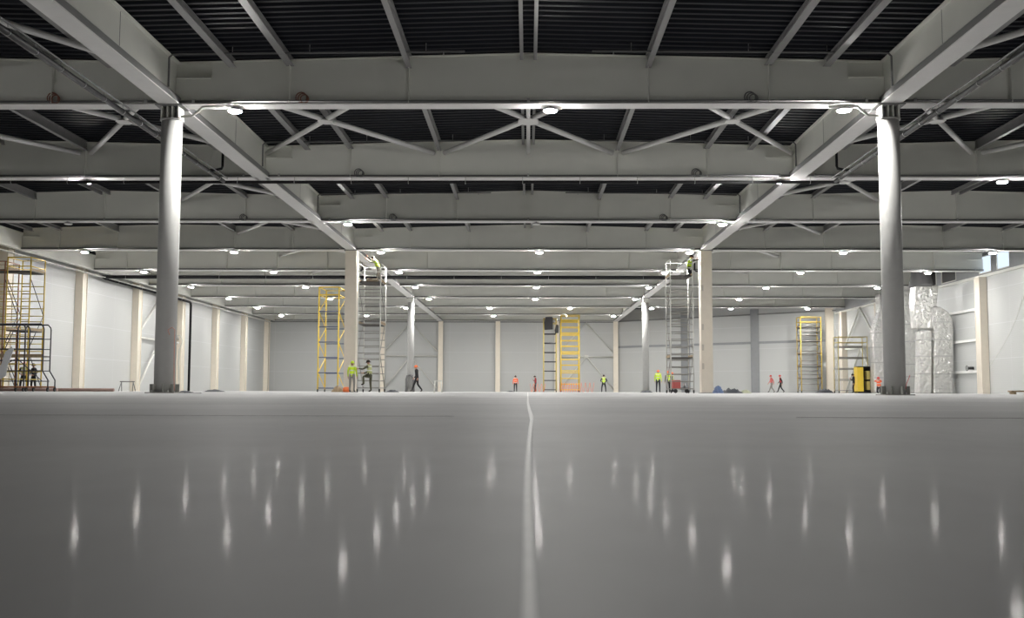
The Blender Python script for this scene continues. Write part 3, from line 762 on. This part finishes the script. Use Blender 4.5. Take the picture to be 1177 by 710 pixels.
wall_bits()

# ------------------------------------------------------------------ small things on the floor
def trestle(px, Y, label, h=.75, w_=.55, mt='hose_grey'):
    x = atx(px, Y); r_ = root('trestle', (x, Y, 0), label, 'trestle'); o = r_.location.copy()
    MB().box(x - w_, x + w_, Y - .05, Y + .05, h - .07, h).build('top_bar', mt, r_, o)
    for s in (-1, 1):
        for t in (-1, 1): MB().tube([(x + s * w_ * .8, Y, h - .05), (x + s * w_ * .95, Y + t * .3, 0)], .03, 6).build('leg', mt, r_, o, True)
trestle(146, 78, 'grey trestle standing against the plain wall')
trestle(503.5, 66, 'thin white trestle beside the person in black', .75, .25, 'tube_white')
def tarp(pa, pb, Y, h, mt, label, seed):
    a, b = span(pa, pb, Y); rnd = random.Random(seed); nx, ny = 14, 6; vs = []
    for j in range(ny + 1):
        for i in range(nx + 1):
            u, v = i / nx, j / ny
            z = h * math.sin(math.pi * u) ** .6 * math.sin(math.pi * v) ** .6 * (.55 + .45 * rnd.random()) if 0 < i < nx and 0 < j < ny else 0
            vs.append((a + (b - a) * u + rnd.uniform(-.03, .03), Y + 1.1 * (v - .5) + rnd.uniform(-.04, .04), z + .005))
    n = nx + 1
    fs = [(j * n + i, j * n + i + 1, (j + 1) * n + i + 1, (j + 1) * n + i) for j in range(ny) for i in range(nx)]
    o = MB().add(vs, fs).build('tarpaulin', mt, origin=((a + b) / 2, Y, 0), smooth=True)
    return tag(o, label, 'tarpaulin', 'crumpled sheets on the floor')
tarp(820, 831, 60, .5, 'tarp_blue', 'blue tarpaulin crumpled at the foot of the square column', 1)
tarp(829, 853, 60.4, .36, 'tarp_dark', 'dark tarpaulin lying between the blue one and the bag', 2)
tarp(852, 862, 60.2, .25, 'limecloth_dull', 'pale greenish bag at the end of the dark tarpaulin', 3) if mat('limecloth_dull', (.45, .47, .33), .8) else None
tarp(206, 219, 31.2, .07, 'tarp_dark', 'small dark rag on the floor by the round column', 4)
tarp(236, 256, 56, .14, 'tarp_dark', 'dark rubbish sack lying alone beyond the round column', 5)
tarp(382, 396, 63, .45, 'timber', 'brown heap at the foot of yellow tower and square column', 6)
tarp(444, 458, 61, .18, 'tarp_dark', 'dark sack at the foot of the silvery tower', 7)
tarp(938, 958, 100, .45, 'tarp_dark', 'dark heap at the foot of the tall yellow tower', 8)
tarp(736, 750, 90, .22, 'tarp_dark', 'dark sack behind the group in lime vests', 9)
tarp(582, 591, 109, .15, 'tarp_dark', 'flat dark sack behind the person in orange vest', 10)
tag(MB().lathe((atx(398, 59.2), 59.2, 0), [(.16, 0), (.2, .05), (.2, .22), (.12, .3)], 14).build('orange_bucket', 'orange', origin=(atx(398, 59.2), 59.2, 0), smooth=True), 'round orange bucket at the foot of the square column', 'bucket')
def boxthing(px0, px1, py0, py1, Y, dp, mt, nm, label, cat, base=None):
    a = at(px0, py1, Y); b = at(px1, py0, Y); z0 = a.z if base is None else base
    m = MB().box(a.x, b.x, Y, Y + dp, z0, b.z); 
    m2 = tag(m.build(nm, mt, origin=((a.x + b.x) / 2, Y, z0)), label, cat)
    bv = m2.modifiers.new('b', 'BEVEL'); bv.width = .03; bv.segments = 2
    MB().box(a.x - .02, b.x + .02, Y - .02, Y + dp + .02, b.z - .09, b.z - .04).build('rim', 'hose_grey', m2, ((a.x + b.x) / 2, Y, z0))
boxthing(421, 434, 320, 326, 60.6, .7, 'timber', 'tool_box', 'brown tool box on top of the silvery scaffold tower', 'box', 6.42)
boxthing(771, 779, 436, 443, 60.4, .6, 'orange', 'plastic_crate', 'orange crate on the low board of second silvery tower', 'crate', 1.0) if False else None
def machine():
    Y = 60.3; a, b = span(773, 795, Y)
    r_ = root('hoist_machine', ((a + b) / 2, Y, 0), 'grey and orange hoist machine inside the second silvery tower foot', 'machine'); o = r_.location.copy()
    MB().box(a + .05, a + .5, Y + .2, Y + .8, .25, .75).build('motor_cover', 'pinkcloth', r_, o)
    MB().box(a + .5, b - .15, Y + .2, Y + .8, .2, .32).build('chassis', 'hose_grey', r_, o)
    MB().tube([(a + .7, Y + .5, .45), (b - .3, Y + .5, .45)], .13, 12).build('drum', 'galv', r_, o, True)
    for x in (a + .2, b - .25): MB().tube([(x, Y + .15, .12), (x, Y + .25, .12)], .12, 12).build('wheel', 'black', r_, o, True)
machine()
# cables
def cable(pts, r, mt, nm, label, cat='cable'):
    return tag(MB().tube(pts, r, 6).build(nm, mt, origin=pts[0], smooth=True), label, cat)
yf = Y0 - .34
cable([at(195, 385, yf), at(193, 379, yf), at(198, 376, yf), at(201, 379, yf), at(200.5, 390, yf), at(200, 415, yf), at(200, 438, yf), at(200.5, 449, yf)], .009, 'cable_pink', 'orange_cable', 'orange cable hanging on the big round column foot')
cable([at(204, 452.4, 31), at(212, 450.8, 31.3), at(221, 452.2, 31.5), at(231, 452, 31.1)], .03, 'hose_grey', 'floor_cable', 'grey cable end on the floor beside the round column')
cable([at(203, 386, 31), at(207, 385, 31), at(210, 392, 31), at(206, 402, 31), at(205, 418, 31), at(206, 446, 31), at(206, 452, 31)], .012, 'tube_white', 'white_cable', 'thin white looping cable beside the big round column')
YA = yk(6) - .5
cable([at(467, 450, YA)] + [at(a, b, YA) for a, b in ((467, 436), (468, 432), (471, 430.5), (474, 432), (475, 437))] + [at(475.5, 449.5, YA)], .1, 'hose_grey', 'bent_hose', 'dark bent hose arch standing at the slim round column', 'hose')
cable([at(1041, 447, yf), at(1042, 441, yf), at(1044, 436, yf), at(1046, 431, yf)], .01, 'pinkcloth', 'red_cable', 'short reddish cable sticking up behind lit round column')

# ------------------------------------------------------------------ people
def person(px, Y, rz, label, pose='stand', h=1.75, top='navy', legs='blackcloth', vest=None, helmet='orange', z=0.0, x=None, sleeves=None):
    s = h / 1.78
    x = atx(px, Y) if x is None else x
    J = {'pelvis': (0, 0, .96), 'belly': (0, 0, 1.12), 'chest': (0, 0, 1.32), 'neck0': (0, 0, 1.46), 'neck': (0, .01, 1.53), 'head': (0, .03, 1.62), 'crown': (0, .03, 1.71)}
    for t, n_ in ((-1, 'L'), (1, 'R')):
        J.update({'sh' + n_: (t * .19, 0, 1.43), 'el' + n_: (t * .25, -.02, 1.14), 'wr' + n_: (t * .26, .06, .90), 'ha' + n_: (t * .26, .09, .82),
                  'hi' + n_: (t * .10, 0, .90), 'kn' + n_: (t * .12, .02, .50), 'an' + n_: (t * .13, -.02, .10), 'to' + n_: (t * .14, .14, .05)})
    def sh(names, dx, dy, dz):
        for n_ in names: a = J[n_]; J[n_] = (a[0] + dx, a[1] + dy, a[2] + dz)
    def lean(ang, piv=.96, names=('belly', 'chest', 'neck0', 'neck', 'head', 'crown', 'shL', 'shR', 'elL', 'elR', 'wrL', 'wrR', 'haL', 'haR')):
        for n_ in names:
            a = J[n_]; dz = a[2] - piv; dy = a[1]
            J[n_] = (a[0], dy * math.cos(ang) + dz * math.sin(ang), piv + dz * math.cos(ang) - dy * math.sin(ang))
    def rel(n_, v): J[n_] = v
    if pose == 'walk':
        rel('knL', (-.1, .16, .52)); rel('anL', (-.1, .30, .12)); rel('toL', (-.1, .45, .09))
        rel('knR', (.1, -.04, .50)); rel('anR', (.1, -.34, .14)); rel('toR', (.1, -.22, .05))
        rel('elL', (-.25, -.14, 1.16)); rel('wrL', (-.26, -.14, .92)); rel('haL', (-.26, -.1, .84))
        rel('elR', (.25, .06, 1.15)); rel('wrR', (.24, .24, .98)); rel('haR', (.23, .3, .92)); lean(.06)
    elif pose == 'apart':
        sh(['knL', 'anL', 'toL'], -.07, 0, 0); sh(['knR', 'anR', 'toR'], .07, 0, 0)
        rel('elL', (-.32, -.02, 1.17)); rel('elR', (.32, -.02, 1.17)); rel('wrL', (-.2, .18, 1.05)); rel('haL', (-.12, .24, 1.03)); rel('wrR', (.2, .18, 1.05)); rel('haR', (.12, .24, 1.03))
    elif pose == 'phone':
        rel('elR', (.27, .06, 1.16)); rel('wrR', (.16, .26, 1.3)); rel('haR', (.12, .3, 1.38)); sh(['head', 'crown'], 0, .05, -.02)
        sh(['knL', 'anL', 'toL'], -.05, .1, 0)
    elif pose == 'climb':
        rel('knL', (-.14, .34, .88)); rel('anL', (-.14, .30, .46)); rel('toL', (-.14, .46, .42))
        rel('elL', (-.3, .26, 1.30)); rel('wrL', (-.26, .50, 1.36)); rel('haL', (-.25, .58, 1.38)); rel('elR', (.3, .2, 1.18)); rel('wrR', (.24, .45, 1.12)); rel('haR', (.22, .53, 1.14)); lean(.12)
    elif pose == 'bend':
        lean(.5)
        rel('elL', (-.26, .50, 1.45)); rel('wrL', (-.2, .66, 1.62)); rel('haL', (-.18, .70, 1.70)); rel('elR', (.26, .52, 1.36)); rel('wrR', (.2, .72, 1.5)); rel('haR', (.18, .78, 1.57))
        rel('knL', (-.12, .08, .5)); rel('anR', (.13, -.25, .1)); rel('toR', (.14, -.1, .05)); rel('knR', (.12, -.06, .5))
    elif pose == 'kneel':
        for n_ in list(J): J[n_] = (J[n_][0], J[n_][1], J[n_][2] - .42)
        rel('knL', (-.12, .2, .12)); rel('knR', (.12, .2, .12)); rel('anL', (-.12, -.26, .08)); rel('anR', (.12, -.26, .08)); rel('toL', (-.12, -.36, .04)); rel('toR', (.12, -.36, .04))
        lean(.25, .54)
        rel('elR', (.26, .34, .98)); rel('wrR', (.22, .60, 1.02)); rel('haR', (.22, .70, 1.04)); rel('elL', (-.26, .28, .92)); rel('wrL', (-.14, .5, 1.05)); rel('haL', (-.1, .58, 1.12))
    names = list(J); idx = {n_: i for i, n_ in enumerate(names)}
    E = [('pelvis', 'belly'), ('belly', 'chest'), ('chest', 'neck0'), ('neck0', 'neck'), ('neck', 'head'), ('head', 'crown')]
    for n_ in 'LR': E += [('neck0', 'sh' + n_), ('sh' + n_, 'el' + n_), ('el' + n_, 'wr' + n_), ('wr' + n_, 'ha' + n_), ('pelvis', 'hi' + n_), ('hi' + n_, 'kn' + n_), ('kn' + n_, 'an' + n_), ('an' + n_, 'to' + n_)]
    RAD = {'pelvis': (.155, .12), 'belly': (.15, .115), 'chest': (.17, .12), 'neck0': (.11, .08), 'neck': (.055, .055), 'head': (.085, .095), 'crown': (.07, .08),
           'sh': (.075, .075), 'el': (.052, .052), 'wr': (.036, .036), 'ha': (.04, .03), 'hi': (.10, .10), 'kn': (.072, .072), 'an': (.055, .055), 'to': (.045, .04)}
    me = bpy.data.meshes.new('body'); me.from_pydata([Vector(J[n_]) * s for n_ in names], [(idx[a], idx[b]) for a, b in E], [])
    ob = bpy.data.objects.new('tmp_body', me); C.objects.link(ob)
    sk_ = ob.modifiers.new('skin', 'SKIN'); sk_.use_smooth_shade = True
    for i, n_ in enumerate(names):
        r2 = RAD.get(n_) or RAD[n_[:2]]
        sv = me.skin_vertices[0].data[i]; sv.radius = (r2[0] * s, r2[1] * s); sv.use_root = (n_ == 'pelvis')
    ss = ob.modifiers.new('sub', 'SUBSURF'); ss.levels = 1; ss.render_levels = 1
    dg = bpy.context.evaluated_depsgraph_get(); dg.update()
    bme = bpy.data.meshes.new_from_object(ob.evaluated_get(dg)); bpy.data.objects.remove(ob)
    bv = [v.co.copy() for v in bme.vertices]; bn = [v.normal.copy() for v in bme.vertices]
    polys = [list(p.vertices) for p in bme.polygons]
    def near(c):
        best = None
        for a, b in E:
            p, q = Vector(J[a]) * s, Vector(J[b]) * s; d = q - p; t = max(0, min(1, (c - p).dot(d) / d.length_squared)); dd = (c - p - d * t).length
            if best is None or dd < best[0]: best = (dd, a, b, t)
        return best
    mb = MB(); mb.v = list(bv); torso = []
    for p in polys:
        c = sum((bv[i] for i in p), Vector()) / len(p); d_, a, b, t = near(c)
        reg = 1
        if b in ('neck', 'head', 'crown'): reg = 0 if (b != 'neck' or t > .5) else 1
        elif b[:2] == 'ha' or (a[:2] == 'wr'): reg = 0
        elif a[:2] in ('sh', 'el'): reg = 4 if sleeves else 1
        elif a[:2] in ('hi', 'kn') or b[:2] == 'hi' or (a == 'pelvis' and t < .25): reg = 2
        elif a[:2] == 'an': reg = 3
        mb.f.append(p); mb.mi.append(reg)
        if (a, b) in (('pelvis', 'belly'), ('belly', 'chest'), ('chest', 'neck0')) or (a == 'neck0' and b[:2] == 'sh') or (a, b) == ('neck0', 'neck') and t < .3: torso.append(p)
    # fingers, nose, eyes, ears
    for n_ in 'LR':
        wv, hv = Vector(J['wr' + n_]) * s, Vector(J['ha' + n_]) * s; d = (hv - wv).normalized()
        sd = d.cross(Vector((1, 0, 0))); sd = Vector((0, 1, 0)) if sd.length < .1 else sd.normalized(); pn = d.cross(sd).normalized()
        mb.m = 0; base = hv + d * .015
        for k, L in enumerate((.055, .068, .063, .048)):
            p0 = base + sd * (.027 - .018 * k); p1 = p0 + d * L * .55 + pn * .004; p2 = p1 + d * L * .4 + pn * .022 * (1 if n_ == 'R' else -1)
            mb.tube([p0, p1, p2], [.0095, .009, .007], 6)
        p0 = hv + sd * .03 - d * .02; mb.tube([p0, p0 + sd * .025 + d * .02, p0 + sd * .03 + d * .05], [.011, .010, .008], 6)
    hd = Vector(J['head']) * s; up = (Vector(J['crown']) * s - hd).normalized(); fw = Vector((1, 0, 0)).cross(up) * -1
    if fw.y < 0: fw = -fw
    mb.m = 0; mb.tube([hd + fw * .085 * s + up * .02, hd + fw * .115 * s - up * .015], [.008, .014], 6)
    for t in (-1, 1):
        mb.ball(hd + Vector((t * .082 * s, 0, 0)), .022, 6, .5, 1, 1.3)
        mb.m = 3; mb.ball(hd + fw * .088 * s + up * .025 + Vector((t * .03, 0, 0)), .011, 6); mb.m = 0
    mb.m = 3; mb.bar(hd + fw * .09 * s - up * .045 + Vector((-.022, 0, 0)), hd + fw * .09 * s - up * .045 + Vector((.022, 0, 0)), .01, .007); mb.m = 0
    loc = (x, Y, z)
    body = mb.build('person', ['skin', top, legs, 'boots', sleeves or top], None, None, True); body.location = loc; body.rotation_euler.z = rz
    tag(body, label, 'person', 'people working in the hall')
    if vest and torso:
        used = sorted({i for p in torso for i in p}); mp = {v: k for k, v in enumerate(used)}
        vm = MB(); vm.add([bv[i] + bn[i] * .018 for i in used], [[mp[i] for i in p] for p in torso])
        vo = vm.build('safety_vest', vest, body, None, True)
        so = vo.modifiers.new('t', 'SOLIDIFY'); so.thickness = .012
    cr = Vector(J['crown']) * s
    q = up.to_track_quat('Z', 'Y').to_matrix()
    def dome(rr, hz, brim):
        prof = [(rr, -.02)] + [(rr * math.cos(t), hz * math.sin(t)) for t in [R(a) for a in (0, 20, 40, 60, 78)]] + [(.002, hz)]
        m = MB().lathe((0, 0, 0), prof, 16, .92, 1.08)
        if brim: m.lathe((0, .02, -.02), [(rr * 1.0, 0), (rr * 1.22, 0), (rr * 1.22, .012), (rr, .016)], 16, .95, 1.15)
        m.v = [q @ v + hd + up * (.045 * s) for v in m.v]; return m
    if helmet: dome(.115, .125, True).build('helmet', helmet, body, None, True)
    else: dome(.1, .105, False).build('hair', 'hair', body, None, True)
    return body
person(404.5, 58.0, R(170 + 180), 'person in lime vest and pale trousers facing the square column', 'stand', 1.74, 'limecloth', 'greycloth', 'vest_lime', 'limecloth')
person(425, 58.0, R(75), 'person in camouflage with raised knee at silvery tower', 'climb', 1.80, 'camo', 'camo', 'vest_dull', 'hair')
person(479, 67.0, R(80), 'person in black with orange helmet walking past slim column', 'walk', 1.74, 'blackcloth', 'blackcloth', None, 'orange')
person(592.5, 110.0, R(180), 'person in orange vest standing alone near the far wall', 'stand', 1.72, 'orangecloth', 'navy', 'vest_orange', 'hair')
person(615.5, 109.6, R(90), 'person in dark red standing inside the orange coil', 'phone', 1.72, 'redcloth', 'navy', None, 'hair')
person(694, 104.0, R(0), 'person in lime vest standing alone near the far wall', 'apart', 1.74, 'blackcloth', 'navy', 'vest_lime', 'hair')
person(756.5, 83.0, R(-20), 'taller person in lime vest with back turned, outer one of three', 'stand', 1.80, 'limecloth', 'navy', 'vest_lime', 'orange')
person(768, 84.0, R(15), 'shorter person in lime vest with back turned, middle of three', 'stand', 1.74, 'camo', 'blackcloth', 'vest_lime', 'orange')
person(772.8, 86.5, R(60), 'person in dull clothes half hidden between vests and tower', 'stand', 1.68, 'camo', 'navy', 'vest_dull', 'orange')
person(887, 102.0, R(95), 'person in pinkish jacket walking by the slanting end wall', 'walk', 1.72, 'pinkcloth', 'greycloth', None, 'red')
person(897.5, 101.0, R(80), 'person in dark clothes with red helmet behind pinkish jacket', 'walk', 1.72, 'redcloth', 'blackcloth', None, 'red', sleeves='blackcloth')
person(981.5, 90.2, R(85), 'person in black working beside the open yellow cabinet', 'climb' if False else 'phone', 1.68, 'blackcloth', 'blackcloth', None, 'hair')
person(1010.5, 84.0, R(150), 'person in red stooping beside the big round column', 'kneel', 1.75, 'orangecloth', 'navy', 'vest_orange', 'red')
xr = atx(799.5, 60.9)
person(0, 60.95, R(-80), 'person in lime vest kneeling on second tower reaching for column', 'kneel', 1.74, 'camo', 'navy', 'vest_lime', 'hair', 6.79, x=xr - .32)
xl = atx(430.5, 60.9)
person(0, 61.6, R(95), 'person in lime vest bending on top of the silvery tower', 'bend', 1.74, 'camo', 'greycloth', 'vest_lime', 'hair', 6.42, x=xl + .05)
person(27, 60.5, R(200), 'person in lime harness under the black scaffold, nearer yellow tower', 'apart', 1.68, 'navy', 'blackcloth', 'vest_dull', 'orange')
person(38, 61.0, R(150), 'person in dark jacket under black scaffold, nearer open floor', 'apart', 1.62, 'blackcloth', 'blackcloth', None, 'hair', sleeves='navy')
